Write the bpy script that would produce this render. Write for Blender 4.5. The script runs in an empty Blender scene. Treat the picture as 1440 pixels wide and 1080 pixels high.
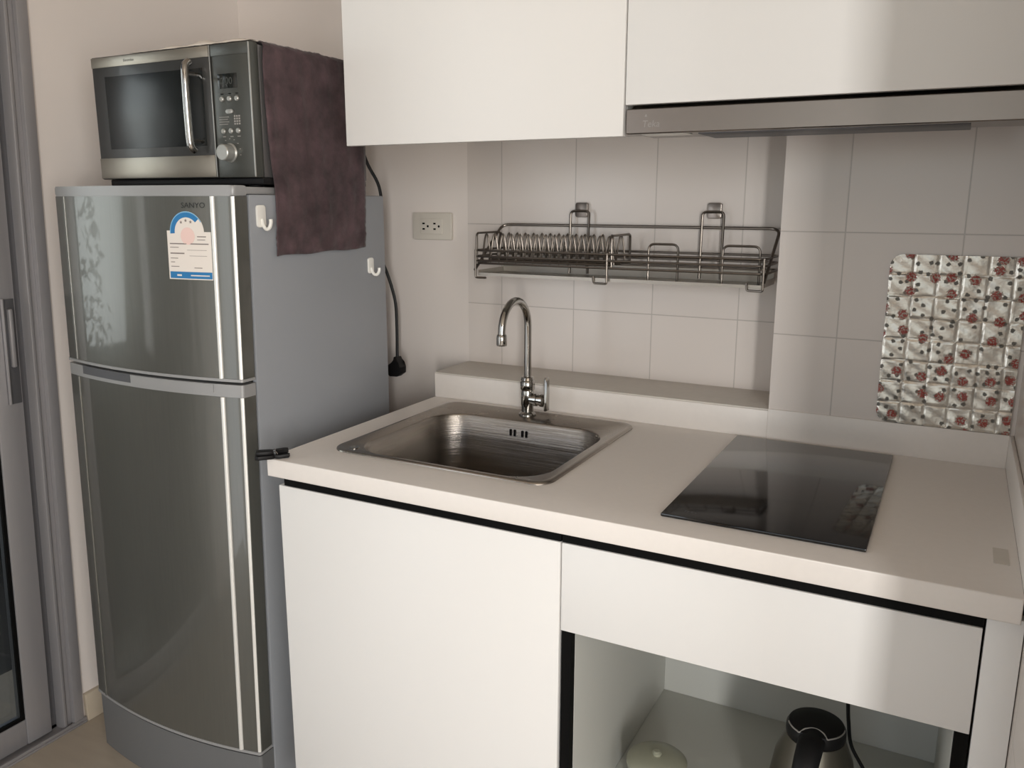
import bpy, bmesh, math, random
from mathutils import Vector, Matrix
random.seed(7)
PI = math.pi
H = 0.832                      # worktop height above the floor; all shapes below are laid out relative to the worktop
FL = -H
scene = bpy.context.scene
COL = scene.collection

# ------------------------------------------------------------------ materials
def lin(c):
    out = []
    for v in c:
        v /= 255.0
        out.append(v/12.92 if v <= 0.04045 else ((v+0.055)/1.055)**2.4)
    return (*out, 1.0)

class NT:
    def __init__(s, name):
        s.m = bpy.data.materials.new(name); s.m.use_nodes = True
        s.t = s.m.node_tree; s.b = s.t.nodes['Principled BSDF']
    def n(s, typ, **kw):
        nd = s.t.nodes.new(typ)
        for k, v in kw.items(): setattr(nd, k, v)
        return nd
    def l(s, a, b): s.t.links.new(a, b)
    def obj(s): return s.n('ShaderNodeTexCoord').outputs['Object']
    def math(s, op, a, b=None, c=None):
        nd = s.n('ShaderNodeMath', operation=op)
        for i, v in enumerate((a, b, c)):
            if v is None: continue
            if isinstance(v, (int, float)): nd.inputs[i].default_value = v
            else: s.l(v, nd.inputs[i])
        return nd.outputs[0]
    def mix(s, f, a, b):
        nd = s.n('ShaderNodeMix', data_type='RGBA')
        for k, v in ((0, f), (6, a), (7, b)):
            if isinstance(v, (int, float)): nd.inputs[k].default_value = v
            elif isinstance(v, tuple): nd.inputs[k].default_value = v
            else: s.l(v, nd.inputs[k])
        return nd.outputs[2]

def mat(name, rgb, rough=0.5, metal=0.0, var=0.0, vscale=8.0, bump=0.0, bscale=60.0, coat=0.0, spec=0.5, stretch=None, aniso=0.0, sheen=0.0, rvar=0.0):
    k = NT(name); b = k.b
    b.inputs['Base Color'].default_value = lin(rgb)
    b.inputs['Roughness'].default_value = rough
    b.inputs['Metallic'].default_value = metal
    b.inputs['Coat Weight'].default_value = coat
    b.inputs['Coat Roughness'].default_value = 0.08
    b.inputs['Specular IOR Level'].default_value = spec
    b.inputs['Anisotropic'].default_value = aniso
    if sheen: b.inputs['Sheen Weight'].default_value = sheen
    co = k.obj()
    if stretch:
        mp = k.n('ShaderNodeMapping'); mp.inputs['Scale'].default_value = stretch
        k.l(co, mp.inputs['Vector']); co = mp.outputs['Vector']
    if var or rvar:
        nz = k.n('ShaderNodeTexNoise'); nz.inputs['Scale'].default_value = vscale; nz.inputs['Detail'].default_value = 4
        k.l(co, nz.inputs['Vector'])
        if var:
            a = lin([max(0, c*(1-var)) for c in rgb]); c = lin([min(255, c*(1+var)) for c in rgb])
            k.l(k.mix(nz.outputs['Fac'], a, c), b.inputs['Base Color'])
        if rvar:
            k.l(k.math('MULTIPLY_ADD', nz.outputs['Fac'], rvar, rough-rvar/2), b.inputs['Roughness'])
    if bump:
        nb = k.n('ShaderNodeTexNoise'); nb.inputs['Scale'].default_value = bscale; nb.inputs['Detail'].default_value = 3
        k.l(co, nb.inputs['Vector'])
        bp = k.n('ShaderNodeBump'); bp.inputs['Strength'].default_value = bump; bp.inputs['Distance'].default_value = 0.002
        k.l(nb.outputs['Fac'], bp.inputs['Height']); k.l(bp.outputs['Normal'], b.inputs['Normal'])
    return k.m

def tile_mat(name, rgb, x0, z0, horiz='X'):
    k = NT(name)
    sp = k.n('ShaderNodeSeparateXYZ'); k.l(k.obj(), sp.inputs[0])
    cb = k.n('ShaderNodeCombineXYZ')
    k.l(k.math('ADD', sp.outputs[horiz], -x0 + 20.0), cb.inputs[0]); k.l(k.math('ADD', sp.outputs['Z'], -z0 + 20.25), cb.inputs[1])
    br = k.n('ShaderNodeTexBrick', offset=0.0, squash=1.0)
    br.inputs['Scale'].default_value = 1.0; br.inputs['Brick Width'].default_value = 0.2; br.inputs['Row Height'].default_value = 0.2025
    br.inputs['Mortar Size'].default_value = 0.0013; br.inputs['Mortar Smooth'].default_value = 0.2; br.inputs['Bias'].default_value = 0
    d = [c*0.985 for c in rgb]
    br.inputs['Color1'].default_value = lin(rgb); br.inputs['Color2'].default_value = lin(d); br.inputs['Mortar'].default_value = lin([c*0.87 for c in rgb])
    k.l(cb.outputs[0], br.inputs['Vector']); k.l(br.outputs['Color'], k.b.inputs['Base Color'])
    k.b.inputs['Roughness'].default_value = 0.22
    bp = k.n('ShaderNodeBump', invert=True); bp.inputs['Strength'].default_value = 0.5; bp.inputs['Distance'].default_value = 0.0015
    k.l(br.outputs['Fac'], bp.inputs['Height']); k.l(bp.outputs['Normal'], k.b.inputs['Normal'])
    return k.m

M = {}
M['paint']   = mat('wall_paint', (222, 214, 208), 0.75, var=0.012, vscale=3, bump=0.06, bscale=220)
M['farwall'] = mat('far_wall_paint', (170, 154, 136), .8)
M['ceil']    = mat('ceiling_paint', (198, 187, 173), 0.85)
M['floor']   = mat('floor_laminate', (164, 153, 138), 0.38, var=0.06, vscale=5, stretch=(1, 6, 1))
M['lam']     = mat('white_laminate', (224, 222, 219), 0.42, var=0.006, vscale=2)
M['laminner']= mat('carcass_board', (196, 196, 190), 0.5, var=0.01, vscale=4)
M['stone']   = mat('worktop_stone', (226, 220, 214), 0.34, var=0.012, vscale=90)
M['stoneg']  = mat('ledge_stone', (205, 199, 190), 0.40, var=0.03, vscale=60)
M['black']   = mat('black_profile', (6, 6, 6), 0.6, spec=.12)
M['blackpl'] = mat('black_plastic', (15, 14, 15), 0.5, var=0.1, vscale=30, spec=.3)
M['rubber']  = mat('black_cable', (9, 9, 10), 0.6)
M['steel']   = mat('brushed_steel', (142, 134, 128), 0.30, 1.0, bump=0.05, bscale=40, stretch=(1, 60, 60), rvar=0.06, vscale=20)
M['sinksteel'] = mat('sink_steel', (152, 145, 137), 0.27, 1.0, var=0.05, vscale=6, bump=0.03, bscale=300, rvar=0.08)
def bowl_mat():
    m = mat('sink_bowl_steel', (158, 152, 145), .24, 1.0, bump=.24, bscale=1.0, stretch=(2, 2, 1400), rvar=.08, vscale=2)
    return m
M['bowl'] = bowl_mat()
M['chrome']  = mat('chrome', (170, 168, 164), 0.10, 1.0, rvar=0.03)
M['wire']    = mat('rack_wire', (118, 111, 104), 0.34, 1.0, rvar=0.05, vscale=40)
M['kettlesteel'] = mat('kettle_steel', (112, 108, 98), .42, .9, rvar=.05)
M['tray']    = mat('rack_tray', (168, 162, 154), 0.33, 0.6, var=0.03)
M['glassblk']= mat('black_glass', (20, 19, 19), 0.09, 0.0, spec=0.6, rvar=0.02, vscale=4)
M['logo']    = mat('logo_grey', (150, 145, 140), 0.4)
M['logod']   = mat('logo_dark', (24, 24, 22), 0.5)
M['fdoor']   = mat('fridge_door_film', (100, 100, 95), 0.30, 0.5, var=0.04, vscale=14, stretch=(14, 14, 0.6), coat=0.6, rvar=0.05)
M['fdoor'].node_tree.nodes['Principled BSDF'].inputs['Coat Roughness'].default_value = .05
M['fplast']  = mat('fridge_grey_plastic', (150, 150, 150), 0.36, 0.15, var=0.01)
M['silver'] = mat('silver_edge_strip', (226, 225, 221), .33, .35)
M['fside']   = mat('fridge_side_paint', (150, 153, 158), 0.40, 0.1, bump=0.05, bscale=500)
M['fplinth'] = mat('fridge_plinth_plastic', (104, 105, 106), 0.45, 0.1)
M['white']   = mat('white_plastic', (232, 230, 224), 0.35)
M['ivory']   = mat('ivory_plastic', (206, 200, 190), 0.4)
M['paper']   = mat('label_paper', (222, 214, 206), 0.6)
M['blue']    = mat('label_blue', (28, 112, 168), 0.5)
M['lblue']   = mat('label_light_blue', (120, 176, 210), 0.5)
M['pink']    = mat('label_pink', (226, 196, 188), 0.6)
M['textg']   = mat('label_print', (128, 118, 114), 0.6)
M['mwblk']   = mat('microwave_black', (62, 62, 61), 0.3, 0.3, coat=0.2)
M['mwpanel'] = mat('microwave_panel', (74, 75, 71), 0.33, 0.3)
M['mwglass'] = mat('microwave_window', (24, 27, 27), 0.24, spec=0.6)
M['mwsteel'] = mat('microwave_steel', (165, 158, 146), 0.3, 0.8, bump=0.04, bscale=40, stretch=(1, 60, 60))
M['mwcase']  = mat('microwave_case', (112, 110, 110), 0.38, 0.6)
M['mwbtn']   = mat('microwave_button', (172, 172, 168), 0.3, 0.5)
M['display'] = mat('display', (30, 32, 30), 0.15)
M['alu']     = mat('grey_aluminium', (158, 156, 158), 0.42, 0.45, var=0.02, stretch=(8, 8, 0.5))
M['alud']    = mat('grey_aluminium_inner', (92, 92, 95), 0.45, 0.4)
def pane_mat():
    k = NT('tinted_pane'); t = k.t
    tr = k.n('ShaderNodeBsdfTransparent'); tr.inputs[0].default_value = (.62, .64, .63, 1)
    gl = k.n('ShaderNodeBsdfGlossy'); gl.inputs['Roughness'].default_value = .02
    fr = k.n('ShaderNodeFresnel'); fr.inputs['IOR'].default_value = 1.5
    mx = k.n('ShaderNodeMixShader'); k.l(fr.outputs[0], mx.inputs[0]); k.l(tr.outputs[0], mx.inputs[1]); k.l(gl.outputs[0], mx.inputs[2])
    k.l(mx.outputs[0], t.nodes['Material Output'].inputs['Surface'])
    return k.m
M['dglass'] = pane_mat()
M['concrete'] = mat('balcony_concrete', (52, 50, 48), .85, var=.08, vscale=6)
M['leaf'] = mat('leaf_green', (74, 92, 52), .5, var=.3, vscale=9)
M['base']    = mat('baseboard_beige', (176, 164, 146), 0.45, var=0.05, vscale=12)
M['plasticw']= mat('clear_sheet', (206, 196, 184), 0.3, coat=0.3)
M['olive']   = mat('container_olive', (152, 153, 136), 0.35)
M['tile']    = tile_mat('glazed_tile', (216, 208, 202), 0.0991, 0.2182)
M['tileb']   = tile_mat('glazed_tile_pier', (216, 208, 202), 0.9287, 0.2182)
M['tiler']   = tile_mat('shaded_side_tile', (196, 186, 177), 0.5866, 0.2182, 'Y')  # same glazed tile, with the side wall's shade put into a darker colour

def cloth_mat():
    k = NT('purple_cloth')
    nz = k.n('ShaderNodeTexNoise'); nz.inputs['Scale'].default_value = 16; nz.inputs['Detail'].default_value = 7; nz.inputs['Roughness'].default_value = .65
    k.l(k.obj(), nz.inputs['Vector'])
    rp = k.n('ShaderNodeValToRGB'); rp.color_ramp.elements[0].position = .36; rp.color_ramp.elements[1].position = .72
    rp.color_ramp.elements[0].color = lin((52, 37, 40)); rp.color_ramp.elements[1].color = lin((92, 71, 75))
    k.l(nz.outputs['Fac'], rp.inputs[0]); k.l(rp.outputs[0], k.b.inputs['Base Color'])
    k.b.inputs['Roughness'].default_value = .8; k.b.inputs['Sheen Weight'].default_value = .15
    n2 = k.n('ShaderNodeTexNoise'); n2.inputs['Scale'].default_value = 45; n2.inputs['Detail'].default_value = 5
    k.l(k.obj(), n2.inputs['Vector'])
    bp = k.n('ShaderNodeBump'); bp.inputs['Strength'].default_value = .6; bp.inputs['Distance'].default_value = .004
    k.l(n2.outputs['Fac'], bp.inputs['Height']); k.l(bp.outputs['Normal'], k.b.inputs['Normal'])
    return k.m
M['cloth'] = cloth_mat()

def foil_mat():
    k = NT('printed_foil')
    sp = k.n('ShaderNodeSeparateXYZ'); k.l(k.obj(), sp.inputs[0])
    cb = k.n('ShaderNodeCombineXYZ'); k.l(sp.outputs['X'], cb.inputs[0]); k.l(sp.outputs['Z'], cb.inputs[1])
    nz = k.n('ShaderNodeTexNoise'); nz.inputs['Scale'].default_value = 260; nz.inputs['Detail'].default_value = 2
    k.l(cb.outputs[0], nz.inputs['Vector'])
    def vor(scale, off, rnd):
        mp = k.n('ShaderNodeMapping'); mp.inputs['Location'].default_value = (off, off*1.7, 0); k.l(cb.outputs[0], mp.inputs['Vector'])
        v = k.n('ShaderNodeTexVoronoi', voronoi_dimensions='2D'); v.inputs['Scale'].default_value = scale; v.inputs['Randomness'].default_value = rnd
        k.l(mp.outputs[0], v.inputs['Vector'])
        s = k.n('ShaderNodeSeparateColor'); k.l(v.outputs['Color'], s.inputs[0])
        return v.outputs['Distance'], s.outputs[0]
    d1, c1 = vor(27, .013, .55)
    e1 = k.math('ADD', d1, k.math('MULTIPLY_ADD', nz.outputs['Fac'], .42, -.21))
    rose = k.math('MULTIPLY', k.math('LESS_THAN', e1, .25), k.math('GREATER_THAN', c1, .30))
    petals = k.math('GREATER_THAN', nz.outputs['Fac'], .47)
    d2, c2 = vor(62, .31, .8)
    e2 = k.math('ADD', d2, k.math('MULTIPLY_ADD', nz.outputs['Fac'], .3, -.15))
    leaf = k.math('MULTIPLY', k.math('LESS_THAN', e2, .23), k.math('GREATER_THAN', c2, .45))
    base = lin((212, 207, 197))
    c = k.mix(leaf, base, lin((104, 101, 94)))
    rc = k.mix(petals, lin((138, 122, 108)), lin((150, 64, 56)))
    c = k.mix(k.math('MULTIPLY', rose, k.math('MULTIPLY_ADD', petals, .35, .65)), c, rc)
    k.l(c, k.b.inputs['Base Color'])
    anyp = k.math('MAXIMUM', rose, leaf)
    k.l(k.math('MULTIPLY_ADD', anyp, -.6, .7), k.b.inputs['Metallic'])
    k.l(k.math('MULTIPLY_ADD', anyp, .15, .27), k.b.inputs['Roughness'])
    n3 = k.n('ShaderNodeTexNoise'); n3.inputs['Scale'].default_value = 70; n3.inputs['Detail'].default_value = 3; k.l(k.obj(), n3.inputs['Vector'])
    bp = k.n('ShaderNodeBump'); bp.inputs['Strength'].default_value = .5; bp.inputs['Distance'].default_value = .002
    k.l(n3.outputs['Fac'], bp.inputs['Height']); k.l(bp.outputs['Normal'], k.b.inputs['Normal'])
    return k.m
M['foil'] = foil_mat()

# ------------------------------------------------------------------ mesh helpers
def box(bm, x0, x1, y0, y1, z0, z1, bev=0.0, seg=2):
    vs = [bm.verts.new(p) for p in ((x0,y0,z0),(x1,y0,z0),(x1,y1,z0),(x0,y1,z0),(x0,y0,z1),(x1,y0,z1),(x1,y1,z1),(x0,y1,z1))]
    fs = [bm.faces.new([vs[i] for i in f]) for f in ((0,3,2,1),(4,5,6,7),(0,1,5,4),(1,2,6,5),(2,3,7,6),(3,0,4,7))]
    if bev > 0:
        es = list({e for f in fs for e in f.edges})
        bmesh.ops.bevel(bm, geom=es, offset=bev, segments=seg, affect='EDGES', profile=0.5)

def prism(bm, pts, axis, a, b, bev=0.0):
    """closed outline pts (2-D) pushed along axis from a to b; the outline fills the other two axes in x,y,z order"""
    def P(p, t):
        return {'x': (t, p[0], p[1]), 'y': (p[0], t, p[1]), 'z': (p[0], p[1], t)}[axis]
    A = [bm.verts.new(P(p, a)) for p in pts]; B = [bm.verts.new(P(p, b)) for p in pts]
    n = len(pts); fs = [bm.faces.new(A), bm.faces.new(B[::-1])]
    for i in range(n): bm.faces.new((A[i], B[i], B[(i+1) % n], A[(i+1) % n]))
    if bev > 0:
        es = list({e for f in fs for e in f.edges})
        bmesh.ops.bevel(bm, geom=es, offset=bev, segments=2, affect='EDGES', profile=0.5)

def tube(bm, pts, r, seg=8, closed=False, caps=True):
    pts = [Vector(p) for p in pts]; n = len(pts)
    rings = []; nrm = None
    for i, p in enumerate(pts):
        a = pts[(i-1) % n] if (closed or i > 0) else p
        b = pts[(i+1) % n] if (closed or i < n-1) else p
        t = (b-a).normalized()
        if nrm is None:
            nrm = t.orthogonal().normalized()
        nrm = (nrm - t*nrm.dot(t)).normalized()
        bi = t.cross(nrm)
        rr = r[i] if isinstance(r, (list, tuple)) else r
        rings.append([bm.verts.new(p + (nrm*math.cos(2*PI*k/seg) + bi*math.sin(2*PI*k/seg))*rr) for k in range(seg)])
    m = n if closed else n-1
    for i in range(m):
        A, B = rings[i], rings[(i+1) % n]
        for k in range(seg): bm.faces.new((A[k], A[(k+1) % seg], B[(k+1) % seg], B[k]))
    if caps and not closed:
        bm.faces.new(rings[0][::-1]); bm.faces.new(rings[-1])

def lathe(bm, prof, c=(0,0,0), axis='z', seg=32):
    """profile (radius, along) turned about axis through c"""
    rings = []
    for r, h in prof:
        ring = []
        for k in range(seg):
            a = 2*PI*k/seg; u, v = r*math.cos(a), r*math.sin(a)
            p = {'z': (u, v, h), 'y': (u, h, -v), 'x': (h, u, v)}[axis]
            ring.append(bm.verts.new((p[0]+c[0], p[1]+c[1], p[2]+c[2])))
        rings.append(ring)
    for A, B in zip(rings, rings[1:]):
        for k in range(seg): bm.faces.new((A[k], A[(k+1) % seg], B[(k+1) % seg], B[k]))
    bm.faces.new(rings[0][::-1]); bm.faces.new(rings[-1])

def fillet(pts, rad, n=5, closed=False):
    """round the corners of a polyline"""
    pts = [Vector(p) for p in pts]; out = []; N = len(pts)
    for i, p in enumerate(pts):
        if not closed and i in (0, N-1): out.append(p); continue
        a, b = pts[(i-1) % N], pts[(i+1) % N]
        da, db = (a-p), (b-p); d = min(rad, da.length*.49, db.length*.49)
        s, e = p + da.normalized()*d, p + db.normalized()*d
        for k in range(n+1):
            t = k/n; out.append((1-t)**2*s + 2*t*(1-t)*p + t*t*e)
    return out

def spline(pts, n=8):
    P = [Vector(p) for p in pts]; P = [P[0]*2-P[1]] + P + [P[-1]*2-P[-2]]; out = []
    for i in range(1, len(P)-2):
        for k in range(n):
            t = k/n; a, b, c, d = P[i-1:i+3]
            out.append(.5*((2*b) + (c-a)*t + (2*a-5*b+4*c-d)*t*t + (3*b-a-3*c+d)*t**3))
    out.append(P[-2]); return out

def rrect(x0, x1, y0, y1, r, n=7):
    out = []
    for cx, cy, a0 in ((x1-r, y1-r, 0), (x0+r, y1-r, 90), (x0+r, y0+r, 180), (x1-r, y0+r, 270)):
        for k in range(n+1):
            a = math.radians(a0 + 90*k/n); out.append((cx+r*math.cos(a), cy+r*math.sin(a)))
    return out

def loops(bm, L):
    R = [[bm.verts.new(p) for p in l] for l in L]
    for A, B in zip(R, R[1:]):
        n = len(A)
        for k in range(n): bm.faces.new((A[k], A[(k+1) % n], B[(k+1) % n], B[k]))
    return R

def flat(bm, pts3):
    bm.faces.new([bm.verts.new(p) for p in pts3])

def thing(name, label, cat, loc=(0,0,0), group=None):
    o = bpy.data.objects.new(name, None); COL.objects.link(o)
    o.location = loc; o.empty_display_size = .05
    o['label'] = label; o['category'] = cat
    if group: o['group'] = group
    return o

def obj(name, bm, m, parent=None, label=None, cat=None, group=None, kind=None, loc=None, smooth=35, origin=None, keepnormals=False):
    """link bm as ONE mesh object; vertices are given in room coordinates"""
    if not keepnormals: bmesh.ops.recalc_face_normals(bm, faces=bm.faces[:])
    me = bpy.data.meshes.new(name)
    off = Vector(loc) if loc is not None else Vector((0,0,0))
    p = parent
    base = Vector((0,0,0))
    while p is not None: base += p.location; p = p.parent
    for v in bm.verts: v.co -= base + off
    bm.to_mesh(me); bm.free()
    me.materials.append(M[m])
    if smooth:
        for pl in me.polygons: pl.use_smooth = True
        me.set_sharp_from_angle(angle=math.radians(smooth))
    o = bpy.data.objects.new(name, me); COL.objects.link(o)
    o.location = off; o.parent = parent
    if label: o['label'] = label
    if cat: o['category'] = cat
    if group: o['group'] = group
    if kind: o['kind'] = kind
    return o

def B(): return bmesh.new()
def bx(*a, **k):
    bm = B(); box(bm, *a, **k); return bm
def tb(*a, **k):
    bm = B(); tube(bm, *a, **k); return bm
def lt(*a, **k):
    bm = B(); lathe(bm, *a, **k); return bm

def text(bm, s, size, place, shear=0.0, extrude=0.0):
    """letters as flat mesh; place(u, v, w) -> room point"""
    cu = bpy.data.curves.new('t', 'FONT'); cu.body = s; cu.size = size; cu.shear = shear; cu.extrude = extrude; cu.resolution_u = 3
    ob = bpy.data.objects.new('t', cu); COL.objects.link(ob)
    bpy.context.view_layer.update()
    me = bpy.data.meshes.new_from_object(ob.evaluated_get(bpy.context.evaluated_depsgraph_get()))
    vs = [bm.verts.new(place(*v.co)) for v in me.vertices]
    for p in me.polygons:
        try: bm.faces.new([vs[i] for i in p.vertices])
        except ValueError: pass
    bpy.data.objects.remove(ob); bpy.data.curves.remove(cu); bpy.data.meshes.remove(me)

# ------------------------------------------------------------------ room
XL, XR, XRW, YB, YN, YF = -0.75, 1.245, 3.3, 0.7546, 0.7546, -3.6     # left wall, right kitchen wall, far right, back, niche, front
CE = 1.62
def struct(name, bm, m, parent=None, **k): return obj(name, bm, m, parent, kind='structure' if parent is None else None, **k)
struct('floor', bx(XL-.4, XRW+.1, YF-.1, YB+.1, FL-.1, FL), 'floor', smooth=0)
struct('ceiling', bx(XL-.4, XRW+.1, YF-.1, YB+.1, CE, CE+.1), 'ceil', smooth=0)
struct('wall_back', bx(XL-.1, 0.0, YB, YB+.12, FL, CE), 'paint', smooth=0)
struct('wall_niche', bx(0.0, 0.8093, YB-.0004, YB+.12, FL, CE), 'tile', smooth=0)
struct('wall_pier', bx(0.8093, XR, 0.5906, YB+.12, FL, CE), 'tileb', smooth=0)
struct('wall_right', bx(XR, XR+.14, -.385, YB+.12, FL, CE), 'tiler', smooth=0)
bm = B(); box(bm, XRW, XRW+.1, YF, -3.1, FL, CE); box(bm, XRW, XRW+.1, -1.7, YB, FL, CE); box(bm, XRW, XRW+.1, -3.1, -1.7, FL, FL+.3); box(bm, XRW, XRW+.1, -3.1, -1.7, 1.4, CE)  # far right wall, with an opening made for the added window
struct('wall_right_far', bm, 'farwall', smooth=0)
struct('wall_right_return', bx(XR+.14, XRW, .2, .3, FL, CE), 'farwall', smooth=0)
# left wall: solid beside the fridge, sliding door, solid, balcony opening
DY0, DY1, DZ1 = -.95, .078, 1.25
bm = B()
box(bm, XL-.12, XL, DY1, YB, FL, CE)
box(bm, XL-.12, XL, DY0, DY1, DZ1, CE)
box(bm, XL-.12, XL, -1.35, DY0, FL, CE)
box(bm, XL-.12, XL, -2.75, -1.35, 1.25, CE)
box(bm, XL-.12, XL, YF, -2.75, FL, CE)
struct('wall_left', bm, 'paint', smooth=0)
# front wall with the balcony window
bm = B()
box(bm, XL, -.3, YF-.1, YF, FL, CE); box(bm, 2.85, XRW, YF-.1, YF, FL, CE); box(bm, -.3, 2.85, YF-.1, YF, 1.35, CE); box(bm, -.3, 2.85, YF-.1, YF, FL, FL+.12)
struct('wall_front', bm, 'farwall', smooth=0)
def window(name, pts, horiz):
    (a0, a1, z0, z1, d) = pts
    bm = B()
    def q(u0, u1, w0, w1, t=.05):
        if horiz == 'x': box(bm, u0, u1, d-t/2, d+t/2, w0, w1, bev=.002)
        else: box(bm, d-t/2, d+t/2, u0, u1, w0, w1, bev=.002)
    q(a0, a1, z0, z0+.06); q(a0, a1, z1-.06, z1); q(a0, a0+.06, z0+.06, z1-.06); q(a1-.06, a1, z0+.06, z1-.06)
    mid = (a0+a1)/2; q(mid-.035, mid+.035, z0+.06, z1-.06)
    o = obj(name, bm, 'alu', kind='structure')
    return o
window('window_1', (-.3, 2.85, FL+.12, 1.35, YF-.05), 'x')
window('fill_window', (-3.1, -1.7, FL+.3, 1.4, XRW+.05), 'y')  # unseen window, added to go with the side fill light
window('window_2', (-2.75, -1.35, FL, 1.25, XL-.06), 'y')
struct('baseboard_left', bx(XL, XL+.013, .066, YB, FL, FL+.075, bev=.002), 'base')

# sliding door
def lean(z): return -.020+.036*(z-FL)
wl = bpy.data.objects['wall_left']
for v in wl.data.vertices:
    if abs(v.co.y-DY1) < 1e-4: v.co.y += lean(v.co.z)
d = thing('door_1', 'grey aluminium sliding door with dark glass in the left wall', 'sliding door', (XL-.03, -.4, FL)); d['kind'] = 'structure'
del d['category']; del d['label']
bm = B()
for y0, y1, x0, x1 in ((.052, .078, XL-.10, XL+.008), (.040, .052, XL-.10, XL-.004), (.028, .036, XL-.10, XL+.002), (.036, .040, XL-.10, XL-.012)):
    box(bm, x0, x1, y0, y1, FL, DZ1, bev=.0015)
box(bm, XL-.10, XL+.008, DY0, .028, DZ1-.04, DZ1, bev=.0015)
box(bm, XL-.10, XL+.008, DY0, DY0+.05, FL, DZ1-.04, bev=.0015)
obj('door_frame', bm, 'alu', d)
bm = B()
box(bm, XL-.10, XL+.012, DY0, .084, FL, FL+.006, bev=.0015); box(bm, XL+.004, XL+.010, DY0, .084, FL+.006, FL+.014, bev=.001); box(bm, XL-.036, XL-.030, DY0+.05, .028, FL+.006, FL+.016, bev=.001)
obj('door_track', bm, 'alu', d)
bm = B()
box(bm, XL-.055, XL-.014, -.056, .006, FL+.012, DZ1-.045, bev=.003); box(bm, XL-.055, XL-.014, DY0+.055, DY0+.115, FL+.012, DZ1-.045, bev=.003)
box(bm, XL-.053, XL-.016, DY0+.115, -.056, FL+.012, FL+.078, bev=.003); box(bm, XL-.053, XL-.016, DY0+.115, -.056, DZ1-.11, DZ1-.045, bev=.003)
ds = obj('door_sash', bm, 'alu', d)
bm = B(); box(bm, XL-.026, XL-.0185, -.064, -.056, FL+.078, DZ1-.11); box(bm, XL-.026, XL-.0185, DY0+.115, -.064, FL+.078, FL+.086)
obj('glazing_seal', bm, 'black', d)
obj('door_glass', bx(XL-.040, XL-.030, DY0+.115, -.056, FL+.078, DZ1-.11), 'dglass', d, smooth=0)
obj('channel', bx(XL-.09, XL-.03, .006, .028, FL+.006, DZ1-.045), 'alud', d)
bm = B(); box(bm, XL-.014, XL-.0115, -.030, .002, .02, .26, bev=.001)
dh = obj('door_handle', bm, 'alud', d)
bm = B(); box(bm, XL-.0117, XL-.004, -.030, -.026, .02, .262, bev=.0012); box(bm, XL-.0117, XL-.001, -.018, -.008, .105, .238, bev=.003)
obj('finger_pull', bm, 'alu', dh)

bpy.context.view_layer.update()
for o in [c for c in d.children] + [dh.children[0]]:
    mw = o.matrix_world
    for v in o.data.vertices:
        q = mw @ v.co
        if q.y > -.2: v.co.y += lean(q.z)
# balcony outside the left wall
struct('balcony_floor', bx(-2.2, XL-.4, YF-.1, YB+.1, FL-.15, FL-.05), 'concrete', smooth=0)
struct('balcony_parapet', bx(-2.2, -2.1, YF-.1, YB+.1, FL-.05, -.10), 'concrete', smooth=0)
def shrub(name, label, cx, cy, z0, h, r, n, seed):
    rd = random.Random(seed); t = thing(name, label, 'shrub', (cx, cy, z0), group='shrubs on the balcony')
    bm = B()
    for i in range(n):
        z = z0 + h*rd.random()**.8; rr = r*(1-.5*((z-z0)/h))*math.sqrt(rd.random()); a = rd.random()*2*PI
        p = Vector((cx+rr*math.cos(a), cy+rr*math.sin(a), z)); L_ = rd.uniform(.05, .10)
        u = Vector((rd.uniform(-1,1), rd.uniform(-1,1), rd.uniform(-.6,.8))).normalized(); w_ = u.orthogonal().normalized()
        flat(bm, [p, p+u*L_*.5+w_*L_*.22, p+u*L_, p+u*L_*.5-w_*L_*.22])
    obj('foliage', bm, 'leaf', t, smooth=0)
    obj('stem', tb([(cx, cy, z0), (cx+.02, cy, z0+h*.6)], .02, 6), 'base', t)
shrub('shrub', 'leafy shrub on the balcony outside the sliding door', -1.75, -.50, FL-.049, 1.55, .26, 330, 1)
shrub('shrub', 'leafy shrub on the balcony outside the left wall', -1.65, -.02, FL-.049, 1.75, .26, 330, 2)

# ------------------------------------------------------------------ worktop
t = thing('worktop', 'white stone worktop with sink and hob and a low upstand', 'worktop', (0, 0, -.035))
bm = B()
ox = [(0,0),(1.2375,0),(1.2375,.7546),(0,.7546)]; ix = [(.083,.11),(.528,.11),(.528,.545),(.083,.545)]
def ring(pts, z): return [bm.verts.new((x, y, z)) for x, y in pts]
O1, O0, I1, I0 = ring(ox, 0), ring(ox, -.035), ring(ix, 0), ring(ix, -.035)
for i in range(4):
    j = (i+1) % 4
    bm.faces.new((O1[i], O1[j], I1[j], I1[i])); bm.faces.new((O0[j], O0[i], I0[i], I0[j]))
    bm.faces.new((O0[i], O0[j], O1[j], O1[i])); bm.faces.new((I1[i], I1[j], I0[j], I0[i]))
es = [e for e in bm.edges if all(abs(v.co.y) < 1e-6 for v in e.verts)]
bmesh.ops.bevel(bm, geom=es, offset=.0022, segments=3, affect='EDGES', profile=.5)
obj('slab', bm, 'stone', t)
bm = B(); box(bm, 0, .8093, .5866, .7540, 0, .059, bev=.001); box(bm, .8093, 1.2375, .5866, .5904, 0, .063, bev=.0008); box(bm, 1.2375, 1.2445, .02, .5904, 0, .063, bev=.0015)
obj('upstand', bm, 'stone', t)
obj('ledge', bx(.0005, .8090, .5862, .7540, .0592, .063, bev=.001), 'stoneg', t, label='grey stone ledge on the upstand')
obj('tape_patch', bx(1.207, 1.226, .105, .165, .0001, .0006), 'stoneg', t, label='small square of tape on the worktop')

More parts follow.
